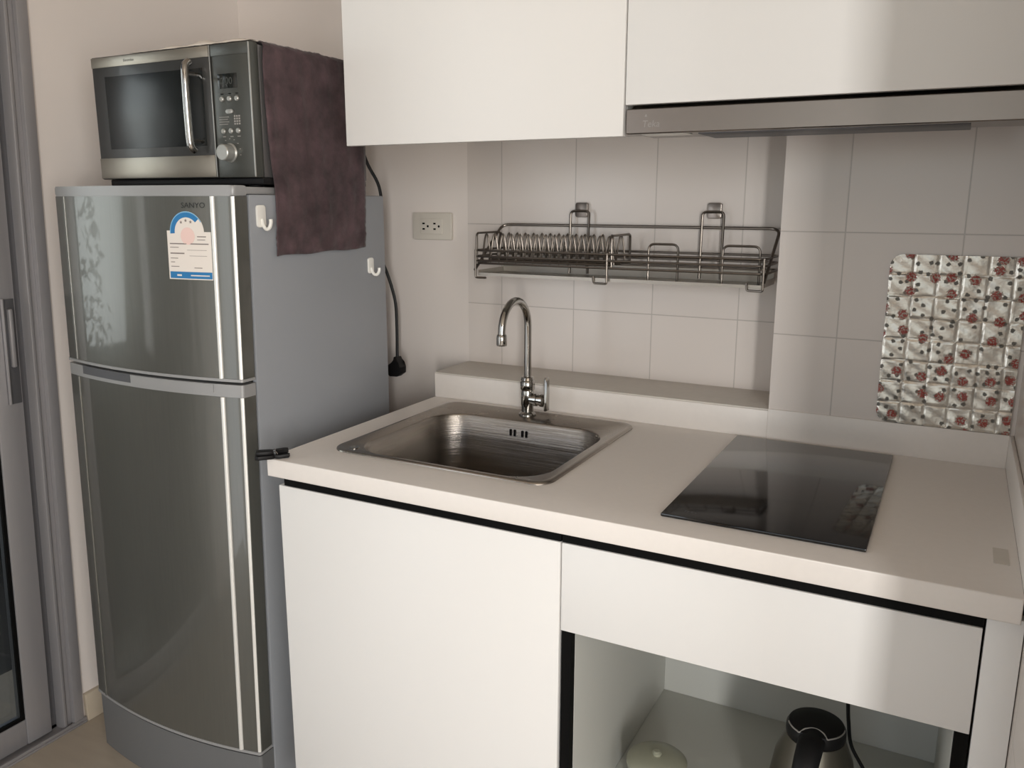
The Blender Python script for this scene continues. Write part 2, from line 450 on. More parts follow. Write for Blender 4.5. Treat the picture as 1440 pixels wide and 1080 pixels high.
# ------------------------------------------------------------------ base cabinets
CB = FL + .10
t = thing('base_cabinet', 'white handleless base cabinet with one door under the sink', 'cabinet', (.3, .04, FL), group='white base cabinets')
bm = B()
box(bm, .004, .020, .040, .56, CB, -.037); box(bm, .586, .6045, .040, .56, CB, -.037); box(bm, .020, .586, .040, .55, CB, CB+.016); box(bm, .020, .586, .55, .56, CB, -.037)
obj('carcass', bm, 'laminner', t)
obj('door', bx(.0085, .6035, .020, .038, CB+.004, -.058, bev=.001), 'lam', t)
bm = B(); box(bm, .020, .6045, .012, .016, -.060, -.058); box(bm, .0205, .6045, .030, .0398, -.0575, -.0355)
obj('finger_rail', bx(.0205, .6045, .022, .0398, -.0572, -.0355), 'black', t, label='black recessed finger rail'); bm.free()
obj('plinth', bx(.02, .6045, .075, .09, FL, CB-.001), 'lam', t)

t = thing('base_cabinet', 'white base cabinet with one wide drawer over an open shelf', 'cabinet', (.9, .04, FL), group='white base cabinets')
bm = B()
box(bm, .6065, .6245, .041, .575, CB, -.037); box(bm, 1.1815, 1.1995, .041, .575, CB, -.037); box(bm, .6247, 1.1813, .565, .575, CB, -.037)
obj('carcass', bm, 'laminner', t)
obj('shelf', bx(.6247, 1.1813, .045, .564, -.633, -.615, bev=.001), 'laminner', t)
dr = obj('drawer_front', bx(.6065, 1.199, .020, .038, -.211, -.058, bev=.001), 'lam', t)
bm = B()
box(bm, .632, .646, .039, .53, -.19, -.075); box(bm, 1.160, 1.174, .039, .53, -.19, -.075); box(bm, .646, 1.160, .52, .53, -.19, -.075); box(bm, .646, 1.160, .039, .52, -.19, -.178)
obj('drawer_box', bm, 'laminner', dr)
obj('finger_rail', bx(.6065, 1.2000, .022, .0398, -.0572, -.0355), 'black', t, label='black recessed finger rail')
obj('edge_trim', bx(.6072, .6238, .024, .0408, CB+.004, -.2125), 'black', t, label='black edge strip')
obj('edge_trim', bx(1.1822, 1.1990, .024, .0408, CB+.004, -.2125), 'black', t, label='black edge strip')
obj('plinth', bx(.6065, 1.1995, .075, .09, FL, CB-.001), 'lam', t)
obj('filler_panel', bx(1.2022, 1.2440, .020, .038, FL+.001, -.0365, bev=.001), 'lam', t)

# ------------------------------------------------------------------ upper cabinets and hood
UT = 1.34
t = thing('upper_cabinet', 'deep white handleless upper cabinet, the lower-hung one beside the hood', 'cabinet', (.3, .42, .585), group='white upper cabinets')
obj('door', bx(.0105, .5990, .2625, .2805, .585, UT, bev=.001), 'lam', t)
bm = B(); box(bm, .0125, .5990, .2815, YN-.001, .630, UT)
obj('carcass', bm, 'laminner', t)
t = thing('upper_cabinet', 'shorter white handleless upper cabinet above the steel hood', 'cabinet', (.9, .42, .635), group='white upper cabinets')
obj('door', bx(.6020, 1.1990, .2625, .2805, .6353, UT, bev=.001), 'lam', t)
obj('carcass', bx(.6010, 1.1995, .2815, .5900, .655, UT), 'laminner', t)
obj('filler_panel', bx(1.2010, 1.2440, .2625, .2805, .6353, UT), 'lam', t)

t = thing('range_hood', 'slim stainless steel range hood under the right upper cabinet', 'range hood', (.9, .42, .59))
bm = B(); prism(bm, [(.2640,.5895),(.2640,.6270),(.2660,.6285),(.2830,.6285),(.2830,.5880),(.2660,.5880)], 'x', .6045, 1.1970)
obj('front_panel', bm, 'steel', t)
bm = B(); prism(bm, [(.2835,.5905),(.2835,.630),(.33,.653),(.585,.653),(.585,.622),(.43,.612),(.405,.5905)], 'x', .6060, 1.1955)
obj('hood_body', bm, 'steel', t)
bm = B(); box(bm, .72, 1.12, .292, .402, .5868, .5900, bev=.001)
obj('filter', bm, 'alud', t)
obj('lamp_cover', bx(.622, .700, .290, .330, .5880, .5902, bev=.001), 'white', t)
bm = B(); text(bm, 'Teka', .0155, lambda u, v, w: (.632+u, .2637, .5985+v), shear=.12)
flat(bm, [(.6365,.2637,.6150),(.6405,.2637,.6150),(.6395,.2637,.6190),(.6378,.2637,.6190)])
obj('hood_logo', bm, 'logo', t, smooth=0)

# ------------------------------------------------------------------ sink and tap
t = thing('sink', 'square stainless steel sink set into the white worktop', 'sink', (.305, .33, 0))
def L(x0, x1, y0, y1, r, z): return [(x, y, z) for x, y in rrect(x0, x1, y0, y1, r)]
bm = B()
X0, X1, Y0, Y1 = .069, .541, .098, .557
BX0, BX1, BY0, BY1 = .106, .512, .120, .470
loops(bm, [L(X0, X1, Y0, Y1, .036, .0002), L(X0+.0006, X1-.0006, Y0+.0006, Y1-.0006, .036, .003), L(X0+.003, X1-.003, Y0+.003, Y1-.003, .034, .0045),
  L(X0+.010, X1-.010, Y0+.010, Y1-.010, .030, .0045), L(X0+.016, X1-.016, Y0+.016, Y1-.016, .026, .0018),
  L(BX0-.003, BX1+.003, BY0-.003, BY1+.003, .072, .0016), L(BX0-.001, BX1+.001, BY0-.001, BY1+.001, .071, .0004)])
obj('rim', bm, 'sinksteel', t, smooth=50)
bm = B()
ls = [L(BX0-.001, BX1+.001, BY0-.001, BY1+.001, .071, .0004), L(BX0+.002, BX1-.002, BY0+.002, BY1-.002, .069, -.004), L(BX0+.006, BX1-.006, BY0+.006, BY1-.006, .066, -.05),
  L(BX0+.012, BX1-.012, BY0+.012, BY1-.012, .062, -.135)]
for k in range(1, 6):
    a = k/5*PI/2; i = .012 + .028*(1-math.cos(a)); ls.append(L(BX0+i, BX1-i, BY0+i, BY1-i, .06-.02*k/5, -.135-.028*math.sin(a)))
cx, cy = .309, .30
ls.append([(cx+.052*math.cos(a), cy+.052*math.sin(a), -.166) for a in [math.atan2(y-(BY0+BY1)/2, x-(BX0+BX1)/2) for x, y in rrect(BX0, BX1, BY0, BY1, .07)]])
R = loops(bm, ls); bm.faces.new(R[-1])
obj('bowl', bm, 'bowl', t, smooth=50, keepnormals=True)
obj('drain', lt([(.001,-.1655),(.046,-.1655),(.046,-.163),(.040,-.162),(.032,-.1645),(.001,-.1645)], (cx, cy, 0)), 'chrome', t)
bm = B()
for x in (.276, .286, .305, .315): box(bm, x, x+.0042, BY1-.0075, BY1-.0028, -.034, -.019, bev=.001)
obj('overflow', bm, 'black', t, label='dark overflow slots')
obj('tap_hole', lt([(.001,.0017),(.0095,.0017),(.0095,.0028),(.006,.0030),(.005,.0022),(.001,.0022)], (.106, .131, 0)), 'chrome', t)

t = thing('faucet', 'chrome gooseneck faucet standing on the sink rim', 'faucet', (.291, .522, .002))
fx, fy = .291, .522
obj('body', lt([(.004,.002),(.0195,.002),(.0195,.006),(.0165,.009),(.0135,.011),(.0135,.022),(.0150,.028),(.0150,.054),(.0135,.062),(.004,.063)], (fx, fy, 0)), 'chrome', t)
obj('collar', lt([(.004,.060),(.0145,.060),(.0168,.064),(.0168,.078),(.0150,.082),(.0158,.084),(.0140,.090),(.0100,.092),(.004,.092)], (fx, fy, 0)), 'chrome', t)
pts = [(fx, fy, z) for z in (.085, .12, .16, .205)]
for k in range(1, 17):
    a = PI*k/16; pts.append((fx, fy-.061+.061*math.cos(a), .207+.061*math.sin(a)))
pts.append((fx, fy-.1225, .198))
sp = obj('spout', tb(pts, .0082, seg=16), 'chrome', t)
obj('aerator', lt([(.004,.180),(.0105,.180),(.0112,.182),(.0112,.196),(.0105,.202),(.0088,.204),(.004,.204)], (fx, fy-.1222, 0)), 'chrome', sp)
obj('valve', lt([(.003,fx+.008),(.0125,fx+.008),(.0125,fx+.018),(.0145,fx+.019),(.0145,fx+.025),(.0120,fx+.026),(.0120,fx+.033),(.0145,fx+.034),(.0145,fx+.040),(.010,fx+.044),(.003,fx+.044)], (0, fy, .040), axis='x'), 'chrome', t)
bm = B(); prism(bm, [(fy-.0085,.018),(fy+.0085,.018),(fy+.0075,.088),(fy+.004,.094),(fy-.004,.094),(fy-.0075,.088)], 'x', fx+.044, fx+.0515, bev=.002)
obj('handle', bm, 'chrome', t)

# ------------------------------------------------------------------ hob
t = thing('cooktop', 'black glass two-burner cooktop set on the white worktop', 'cooktop', (.903, .312, 0))
obj('glass', bx(.7545, 1.0510, .0605, .5660, .0004, .0055, bev=.0015), 'glassblk', t)
bm = B(); text(bm, 'Teka', .011, lambda u, v, w: (.783+u, .082+v, .0057), shear=.12)
obj('cooktop_logo', bm, 'alud', t, smooth=0)

# ------------------------------------------------------------------ dish rack
t = thing('dish_rack', 'wall-hung steel wire dish rack in the tiled niche above the sink', 'dish rack', (.445, .67, .32))
RX0, RX1, RYF, RYB = .110, .782, .600, .738
wr = .0026
# side frames: the back rail bends down and forward to the front feet
bm = B()
tube(bm, fillet([(RX0, RYF, .318), (RX0, RYB, .421), (RX1, RYB, .421), (RX1, RYF, .318)], .022, 6), .0033, 8)
obj('top_rail', bm, 'wire', t)
def rail(z, r=wr, yf=RYF, yb=RYB):
    return tb(fillet([(RX0, yf, z), (RX1, yf, z), (RX1, yb, z), (RX0, yb, z)], .02, 5, closed=True), r, 8, closed=True)
obj('wire_rail', rail(.364), 'wire', t); obj('wire_rail', rail(.350), 'wire', t)
obj('wire_rail', rail(.334, yf=RYF+.004), 'wire', t)
for x, dx_ in ((RX0+.002, .024), (.444, -.032), (RX1-.002, -.032)):       # front posts that hook under the tray
    bm = B(); tube(bm, fillet([(x, RYF, .366), (x, RYF, .300), (x+dx_, RYF+.004, .300), (x+dx_*1.05, RYF+.004, .300+.014*(dx_ < 0)+.001)], .004, 3), wr, 8)
    obj('post', bm, 'wire', t)
bm = B(); box(bm, RX0+.006, RX1-.006, RYF+.008, RYB-.006, .3045, .3065); box(bm, RX0+.006, RX1-.006, RYB-.0058, RYB-.004, .3045, .3310)
prism(bm, [(RYF+.0065,.3045),(RYF+.0078,.3045),(RYF+.0078,.3115),(RYF+.0065,.3115)], 'x', RX0+.006, RX1-.006)
box(bm, RX0+.0045, RX0+.0058, RYF+.008, RYB-.005, .3045, .3180); box(bm, RX1-.0058, RX1-.0045, RYF+.008, RYB-.005, .3045, .3180)
obj('drip_tray', bm, 'tray', t)
# plate holder: two rows of wire arches between end loops
ph = thing('plate_holder', '', '', (0,0,0)); ph.parent = t; ph.location = (0,0,0)
for kx in ('label', 'category'): del ph[kx]
PX0, PX1, PYF, PYB = .1125, .452, .606, .722
for x in (PX0, PX1):
    bm = B(); tube(bm, fillet([(x, PYF, .336), (x, PYF, .404), (x, PYB, .404), (x, PYB, .336)], .009, 4), wr, 8)
    obj('end_loop', bm, 'wire', ph)
for y in (.628, .700):
    pts = []; n = 15; w = (PX1-PX0-.006)/n
    for i in range(n):
        for k in range(10):
            u = k/10
            pts.append((PX0+.003+(i+u)*w, y, .334 + .068*(abs(math.sin(PI*u))**.85)))
    pts.append((PX1-.003, y, .340))
    obj('plate_arches', tb(pts, .0021, 6), 'wire', ph)
for y in (PYF, .664, PYB):
    obj('bar', tb([(PX0, y, .340), (PX1, y, .340)], wr, 8), 'wire', ph)
for x0, x1 in ((.523, .597), (.685, .770)):
    bm = B(); tube(bm, fillet([(x0, .645, .308), (x0, .645, .387), (x1-.008, .645, .387), (x1-.008, .645, .308)], .014, 5), wr, 8)
    obj('cup_loop', bm, 'wire', t)
for x0, x1 in ((.2965, .3435), (.6135, .6610)):
    bm = B(); tube(bm, fillet([(x0, RYB-.008, .309), (x0, RYB-.003, .455), (x1, RYB-.003, .455), (x1, RYB-.008, .309)], .010, 4), .0030, 8)
    hk = obj('hanging_loop', bm, 'wire', t)
    c = (x0+x1)/2; bm = B(); prism(bm, rrect(c-.0155, c+.0155, .4405, .4745, .005, 4), 'y', .7425, .7535, bev=.0012)
    obj('wall_mount', bm, 'steel', hk)
# ------------------------------------------------------------------ foil guard
bm = B()
FX0, FX1, FZ0, FZ1, cell = 1.012, 1.2365, .0640, .3830, .0405
nx, nz = 100, 140
tilt = {}
def foil_y(x, z):
    i, j = int((x-FX0)/cell), int((z-FZ0)/cell)
    if (i, j) not in tilt: tilt[(i, j)] = (random.uniform(-.03, .03), random.uniform(-.045, .03), random.uniform(-.0006, .0006), random.uniform(-.3,.3))
    a, b, c, tw = tilt[(i, j)]
    u, v = ((x-FX0) % cell)/cell-.5, ((z-FZ0) % cell)/cell-.5
    e = min(.5-abs(u), .5-abs(v))
    crease = .0012*max(0, 1-e/.10)
    lean = 0.0
    y = .5876 + crease + c + cell*(a*u + b*v)*min(1, e/.12) + .0012*tw*(u*v)*4
    y += .0008*math.sin(x*160+z*90)*math.sin(z*140)
    return min(y, .5898) + lean
outl = []
g = [[None]*(nz+1) for _ in range(nx+1)]
rc = .022
for i in range(nx+1):
    for j in range(nz+1):
        x, z = FX0+(FX1-FX0)*i/nx, FZ0+(FZ1-FZ0)*j/nz
        if x < FX0+rc and (z < FZ0+rc or z > FZ1-rc):     # rounded left corners
            cz = FZ0+rc if z < FZ0+rc else FZ1-rc
            dx, dz = x-(FX0+rc), z-cz
            m = max(abs(dx), abs(dz)); dd = math.hypot(dx, dz)
            if dd > 0: x, z = FX0+rc+dx*m/dd, cz+dz*m/dd
        g[i][j] = bm.verts.new((x, foil_y(min(x, FX1-1e-6), z), z))
for i in range(nx):
    for j in range(nz): bm.faces.new((g[i][j], g[i+1][j], g[i+1][j+1], g[i][j+1]))
o = obj('splash_guard', bm, 'foil', label='floral printed foil splash guard standing on the upstand behind the hob', cat='splash guard', loc=(1.12, .5866, FZ0), smooth=0)
sm = o.modifiers.new('thickness', 'SOLIDIFY'); sm.thickness = .0012; sm.offset = -1

# ------------------------------------------------------------------ outlet, cords
t = thing('wall_outlet', 'ivory double wall socket on the wall right of the fridge', 'outlet', (-.1035, YB, .41))
bm = B(); prism(bm, rrect(-.1635, -.0435, .3785, .4475, .004, 3), 'y', YB-.011, YB, bev=.002)
obj('cover_plate', bm, 'ivory', t)
bm = B(); prism(bm, rrect(-.138, -.070, .393, .433, .003, 3), 'y', YB-.0135, YB-.0108, bev=.001)
obj('socket_insert', bm, 'ivory', t)
for cxs in (-.121, -.087):
    bm = B()
    for dx, dz in ((-.006, .007), (-.006, -.007)): box(bm, cxs+dx-.0036, cxs+dx+.0036, YB-.0140, YB-.0132, .413+dz-.002, .413+dz+.002)
    lathe(bm, [(.0005,YB-.0140),(.0030,YB-.0140),(.0030,YB-.0132),(.0005,YB-.0132)], (cxs+.007, 0, .413), axis='y', seg=14)
    obj('socket', bm, 'black', t, label='dark three-pin socket holes')

t = thing('power_cord', 'black power cord with an angled plug dangling unplugged beside the fridge', 'power cord', (-.15, .64, .0))
obj('cable', tb(spline([(-.215,.58,.44), (-.200,.60,.395), (-.182,.62,.340), (-.165,.63,.290), (-.152,.64,.225), (-.149,.64,.16), (-.150,.64,.095), (-.150,.64,.074)], 8), .0040, 10), 'rubber', t)
bm = B(); prism(bm, [(-.176,.034),(-.168,.027),(-.146,.028),(-.132,.038),(-.131,.054),(-.141,.064),(-.146,.080),(-.154,.080),(-.156,.062),(-.170,.060),(-.176,.054)], 'y', .626, .654, bev=.004)
pl = obj('plug', bm, 'blackpl', t)
for dy in (-.0095, .0095):
    obj('pin', lt([(.0005,-.192),(.0022,-.191),(.0022,-.174),(.0005,-.174)], (0, .64+dy, .040), axis='x', seg=10), 'chrome', pl)

# ------------------------------------------------------------------ refrigerator
RXL, RXR = -.6255, -.0965
RXC = (RXL+RXR)/2; HW = (RXR-RXL)/2
def fy0(x):                                    # bowed door front
    u = (x-RXC)/HW
    return -.004 + .031*u*u
def door_outline(back=.061, ridge=0, inset=0.0):
    pts = []
    xs0, xs1 = RXL+.008, RXR-.008
    n = 60
    for k in range(n+1):
        x = xs0+(xs1-xs0)*k/n; y = fy0(x)
        pts.append((x, y))
    def bumpd(pts, xc):
        out = []
        for (x, y) in pts:
            if abs(x-xc) > ridge+.0012: out.append((x, y))
            elif out and out[-1] != 'b': out.append('b')
        res = []
        for p in out:
            if p == 'b':
                for k in range(9):
                    a = PI - PI*k/8; xx = xc+ridge*math.cos(a); res.append((xx, fy0(xx)-ridge*.8*math.sin(a)))
            else: res.append(p)
        return res
    if ridge: pts = bumpd(pts, -.1435); pts = bumpd(pts, RXL+.044)
    rr = .008
    yR = fy0(xs1)
    corner = [(xs1+rr*math.sin(a), yR+rr-rr*math.cos(a)) for a in [PI/2*k/7 for k in range(1, 8)]]
    cl = [(xs0-rr*math.sin(a), yR+rr-rr*math.cos(a)) for a in [PI/2*k/7 for k in range(7, 0, -1)]]
    out = [(RXL, back)] + cl + pts + corner + [(RXR, back)]
    if inset: out = [(RXC+(x-RXC)*(1-inset/HW), y+inset) if y < back else (RXC+(x-RXC)*(1-inset/HW), y) for x, y in out]
    return out
t = thing('refrigerator', 'silver-grey two-door refrigerator with microwave on top by the left wall', 'refrigerator', (RXC, .28, FL))
fridge = t
obj('cabinet', bx(RXL, RXR, .066, .528, FL+.03, .489, bev=.004), 'fside', t)
for x in (RXL+.04, RXR-.04):
    for y in (.33, .49): obj('foot', lt([(.004,FL),(.018,FL),(.018,FL+.02),(.01,FL+.0295),(.004,FL+.0295)], (x, y, 0), seg=16), 'blackpl', t)
obj('door_gasket', bx(RXL+.012, RXR-.012, .060, .0665, -.672, .486), 'blackpl', t)
def shell(z0, z1, m, name, parent, ridge=0, inset=0.0, bev=0.0, back=.060):
    bm = B(); prism(bm, door_outline(back=back, ridge=ridge, inset=inset), 'z', z0, z1, bev=bev)
    return obj(name, bm, m, parent, smooth=40)
fz = shell(.1335, .4855, 'fdoor', 'freezer_door', t)
def edge_strips(parent, z0, z1, m='silver'):
    for xc, r, mm in ((-.1420, .0046, m), (RXL+.044, .0036, 'fdoor')):
        o_ = bmesh.new(); pts = []
        for k in range(13):
            a_ = PI - PI*k/12; xx = xc+r*math.cos(a_); pts.append((xx, fy0(xx)+.0002-r*.95*math.sin(a_)))
        prism(o_, pts, 'z', z0, z1); obj('edge_strip', o_, mm, parent, smooth=50)
    o_ = bmesh.new(); xs1 = RXR-.008; yR = fy0(xs1); out = []
    for k in range(9):
        a_ = math.radians(16+46*k/8); out.append((xs1+.0086*math.sin(a_), yR+.008-.0086*math.cos(a_)))
    inn = [(xs1+.0072*math.sin(math.radians(16+46*k/8)), yR+.008-.0072*math.cos(math.radians(16+46*k/8))) for k in range(8, -1, -1)]
    prism(o_, out+inn, 'z', z0, z1); obj('edge_strip', o_, m, parent, smooth=50)
edge_strips(fz, .1337, .4853)
shell(.4857, .5060, 'fplast', 'door_cap', fz, ridge=0, bev=.004)
shell(.1275, .1333, 'fplast', 'door_trim', fz, inset=-.0012)
fd = shell(-.6820, .0960, 'fdoor', 'fridge_door', t)
edge_strips(fd, -.6818, .0958)
bm = B(); prism(bm, door_outline(), 'z', .0962, .1215)
hb = obj('handle_band', bm, 'fplast', fd, smooth=40)
shell(-.6885, -.6822, 'fplast', 'door_trim', fd, inset=-.0010)
bm = B()                                        # dark grip recess and raised cover on the band
def strip(bm, x0, x1, z0, z1, dy, n=12, thick=.0012):
    pts = [(x0+(x1-x0)*k/n) for k in range(n+1)]
    out = [(x, fy0(x)-dy) for x in pts] + [(x, fy0(x)-dy+thick) for x in reversed(pts)]
    prism(bm, out, 'z', z0, z1)
strip(bm, -.560, -.385, .1040, .1225, .0005); obj('grip_recess', bm, 'alud', hb, label='darker grip recess')
bm = B(); strip(bm, -.380, -.162, .1035, .1205, .0014, thick=.002); obj('grip_cover', bm, 'fplast', hb)
bm = B(); prism(bm, door_outline(back=.3, ridge=0, inset=.003), 'z', FL+.001, -.695)
obj('plinth', bm, 'fplinth', t, smooth=40)
bm = B(); box(bm, RXR-.095, RXR-.001, .03, .150, .4895, .5035, bev=.003)
obj('hinge_cover', bm, 'fplast', t)
bm = B(); text(bm, 'SANYO', .0145, lambda u, v, w: (-.2140+u*1.16, fy0(-.2140+u*1.16)-.0007, .4635+v))
obj('brand_lettering', bm, 'logod', fz, smooth=0)
# energy label, slightly wider than tall, with an arch on top
def lab(name, m, outline2, dy, parent, label=None):
    """outline in (x, z), cut into thin vertical columns so that it follows the bowed door"""
    bm = B(); xs = sorted({round(p[0], 5) for p in outline2})
    f = bm.faces.new([bm.verts.new((x, 0, z)) for x, z in outline2])
    x0, x1 = min(xs), max(xs); k = max(1, int((x1-x0)/.012))
    for i in range(1, k):
        bmesh.ops.bisect_plane(bm, geom=bm.verts[:]+bm.edges[:]+bm.faces[:], plane_co=(x0+(x1-x0)*i/k, 0, 0), plane_no=(1,0,0))
    for v in bm.verts: v.co.y = fy0(v.co.x)-dy
    r = bmesh.ops.extrude_face_region(bm, geom=bm.faces[:])
    for v in [e for e in r['geom'] if isinstance(e, bmesh.types.BMVert)]: v.co.y += min(dy*.8, .0006)
    return obj(name, bm, m, parent, label=label, smooth=0)
LX0, LX1, LZ0, LZ1 = -.252, -.1490, .326, .4200
def arc(cx_, cz_, r, a0, a1, n=20): return [(cx_+r*math.cos(math.radians(a0+(a1-a0)*k/n)), cz_+r*math.sin(math.radians(a0+(a1-a0)*k/n))) for k in range(n+1)]
ccx, ccz, cr = -.2040, .4170, .0400
el = lab('energy_label', 'paper', [(LX0, LZ0), (LX1, LZ0), (LX1, LZ1-.002), (ccx+cr-.001, LZ1-.002)] + arc(ccx, ccz, cr, 2, 174) + [(ccx-cr-.0005, LZ1), (LX0, LZ1)], .0006, t, 'white and blue energy rating sticker')
lab('arch_band', 'blue', arc(ccx, ccz, .0380, 42, 184) + arc(ccx, ccz, .0285, 184, 42), .0009, el)
lab('arch_border', 'lblue', arc(ccx, ccz, .0399, 30, 184) + arc(ccx, ccz, .0382, 184, 30), .0009, el)
bm = B()
lab('bottom_band', 'blue', [(LX0+.003, LZ0+.002), (LX1-.001, LZ0+.002), (LX1-.001, LZ0+.0150), (LX0+.003, LZ0+.0150)], .0009, el)
lab('rating_disc', 'pink', arc(ccx+.002, ccz-.007, .0165, 0, 350, 24), .0009, el)
for i, a in enumerate((122, 92, 62)):
    sx, sz = ccx+.0225*math.cos(math.radians(a)), ccz+.0225*math.sin(math.radians(a))
    lab('star', 'textg', [(sx+(.0034 if k % 2 == 0 else .0015)*math.cos(PI/2+k*PI/5), sz+(.0034 if k % 2 == 0 else .0015)*math.sin(PI/2+k*PI/5)) for k in range(10)], .0010, el)
bm.free()
rows = [(.3950, -.246, -.155, .0022), (.3880, -.246, -.225, .0013), (.3765, -.246, -.212, .0024), (.3670, -.246, -.228, .0014), (.3595, -.246, -.236, .0014), (.3510, -.246, -.226, .0014), (.3490, -.190, -.172, .0014), (.4090, -.180, -.160, .0018), (.4030, -.180, -.162, .0012), (.3830, -.205, -.160, .0007), (.3720, -.200, -.160, .0007)]
for z, a, b, h in rows: lab('text_line', 'textg', [(a, z-h/2), (b, z-h/2), (b, z+h/2), (a, z+h/2)], .0009, el)
lab('letter_mark', 'paper', [(LX0+.020, LZ0+.0065), (LX0+.031, LZ0+.0065), (LX0+.031, LZ0+.0098), (LX0+.020, LZ0+.0098)], .0012, el)
lab('letter_mark', 'paper', [(LX0+.053, LZ0+.0070), (LX0+.096, LZ0+.0070), (LX0+.096, LZ0+.0092), (LX0+.053, LZ0+.0092)], .0012, el)

# adhesive hooks on the fridge side
def hook(y, z, label, s=1.0):
    t = thing('adhesive_hook', label, 'hook', (RXR, y, z), group='white hooks on the fridge side')
    bm = B(); prism(bm, rrect(y-.0125*s, y+.0115*s, z-.022*s, z+.021*s, .006, 4), 'x', RXR+.0003, RXR+.0050, bev=.0012)
    obj('plate', bm, 'white', t)
    bm = B(); tube(bm, spline([(RXR+.004, y, z-.006), (RXR+.008, y, z-.019*s), (RXR+.014, y+.001, z-.0255*s), (RXR+.021, y+.002, z-.0225*s), (RXR+.0245, y+.003, z-.013*s), (RXR+.0245, y+.003, z-.006*s)], 5), .0036, 8)
    obj('arm', bm, 'white', t)
hook(.121, .448, 'white adhesive hook near the front edge of the fridge side, left of the purple cloth')
hook(.466, .330, 'white adhesive hook low at the back of the fridge side, below the purple cloth', .85)

# the whole front leans back a little towards the top
def all_parts(o):
    for c in o.children:
        yield c
        yield from all_parts(c)
bpy.context.view_layer.update()
for c in all_parts(fridge):
    if c.type != 'MESH': continue
    mw = c.matrix_world
    for v in c.data.vertices:
        q = mw @ v.co
        v.co.y += .024*max(0, q.z+.70)*max(0, min(1, (.53-q.y)/.45))

# ------------------------------------------------------------------ microwave, cloth, sheet
MX0, MX1, MY0, MY1, MZ0, MZ1 = -.547, -.0985, .130, .470, .5215, .7720
t = thing('microwave', 'black and steel microwave oven standing on the refrigerator', 'microwave', ((MX0+MX1)/2, .3, .5065))
obj('casing', bx(MX0+.003, MX1-.001, MY0+.014, MY1, MZ0, MZ1-.003, bev=.003), 'mwcase', t)
obj('base_plate', bx(MX0+.006, MX1+.004, MY0+.004, MY1-.01, .5085, MZ0-.0002, bev=.002), 'blackpl', t)
for x in (MX0+.05, MX1-.05):
    for y in (.17, .43): obj('foot', lt([(.002,.4900 if 0 else .4895),(.013,.4895),(.015,.5083),(.002,.5083)], (x, y, 0), seg=14), 'rubber', t)
SX = -.2005
dr = obj('door', bx(MX0, SX-.0012, MY0-.012, MY0+.0135, MZ0, MZ1, bev=.003), 'mwblk', t)
obj('trim_strip', bx(MX0+.001, SX-.002, MY0-.0132, MY0-.0117, .7500, MZ1-.002, bev=.0005), 'mwsteel', dr, label='steel strip')
obj('trim_strip', bx(MX0+.001, SX-.002, MY0-.0132, MY0-.0117, MZ0+.002, .5655, bev=.0005), 'mwsteel', dr, label='steel strip')
bm = B(); text(bm, 'Electrolux', .0078, lambda u, v, w: (-.445+u, MY0-.0134, .7575+v))
obj('brand_lettering', bm, 'logod', dr, smooth=0)
obj('window', bx(-.508, -.222, MY0-.0127, MY0-.0117, .5840, .7310, bev=.0004), 'mwglass', dr)
bm = B()
hx, hy = -.2330, MY0-.044
hp = [(hx, hy+.010, .5735), (hx, hy, .5835), (hx, hy-.002, .62), (hx, hy-.002, .69), (hx, hy, .7290), (hx, hy+.010, .7400)]
tube(bm, spline(hp, 4), .0075, 12)
for z in (.5925, .7180): tube(bm, [(hx, hy, z), (hx, MY0-.012, z)], .0042, 8)
obj('door_handle', bm, 'chrome', dr)
cp = obj('control_panel', bx(SX+.0012, MX1, MY0-.010, MY0+.0135, MZ0, MZ1, bev=.003), 'mwpanel', t)
obj('trim_strip', bx(SX+.002, MX1-.0035, MY0-.0112, MY0-.0097, .7500, MZ1-.002, bev=.0005), 'mwpanel', cp)
bm = B(); box(bm, SX-.0012, SX+.0006, MY0-.0125, MY0-.0105, MZ0+.002, MZ1-.001, bev=.0004)
obj('seam_strip', bm, 'mwbtn', cp)
obj('edge_strip', bx(MX1-.0028, MX1+.0004, MY0-.0115, MY0-.0090, MZ0+.001, MZ1-.002, bev=.0008), 'mwbtn', cp)
obj('display', bx(-.184, -.134, MY0-.0108, MY0-.0098, .6895, .7165, bev=.0003), 'display', cp)
bm = B(); text(bm, '0:00', .019, lambda u, v, w: (-.178+u, MY0-.0110, .6965+v))
obj('digits', bm, 'mwpanel', cp, smooth=0)
for z, xs in ((.6700, (-.1760, -.1560, -.1365)), (.6100, (-.1770, -.1570, -.1375))):
    for x in xs:
        obj('button', lt([(.0005,MY0-.0135),(.0040,MY0-.0135),(.0052,MY0-.0120),(.0052,MY0-.0098),(.0005,MY0-.0098)], (x, 0, z), axis='y', seg=16), 'mwbtn', cp)
bm = B(); prism(bm, rrect(-.1665, -.1475, .6425, .6505, .0039, 5), 'y', MY0-.0130, MY0-.0098, bev=.0008)
obj('button', bm, 'mwbtn', cp)
bm = B()
for z in (.6785, .6785):
    for x in (-.179, -.159, -.140): box(bm, x, x+.007, MY0-.0104, MY0-.0098, z, z+.0014)
for z in (.6000,):
    for x in (-.180, -.160, -.141): box(bm, x, x+.008, MY0-.0104, MY0-.0098, z-.0010, z+.0004)
for r_ in range(4):
    box(bm, -.187, -.164+.003*(r_ % 2), MY0-.0104, MY0-.0098, .6225+r_*.0045, .6235+r_*.0045)
    for c in range(3): box(bm, -.1475+c*.006, -.1435+c*.006, MY0-.0104, MY0-.0098, .6215+r_*.0048, .6245+r_*.0048)
for a in range(7): box(bm, -.1630+.026*math.cos(a*.45-.2), -.1600+.026*math.cos(a*.45-.2), MY0-.0104, MY0-.0098, .5690+.026*math.sin(a*.45-.2), .5702+.026*math.sin(a*.45-.2))
obj('panel_text', bm, 'logo', cp, smooth=0)
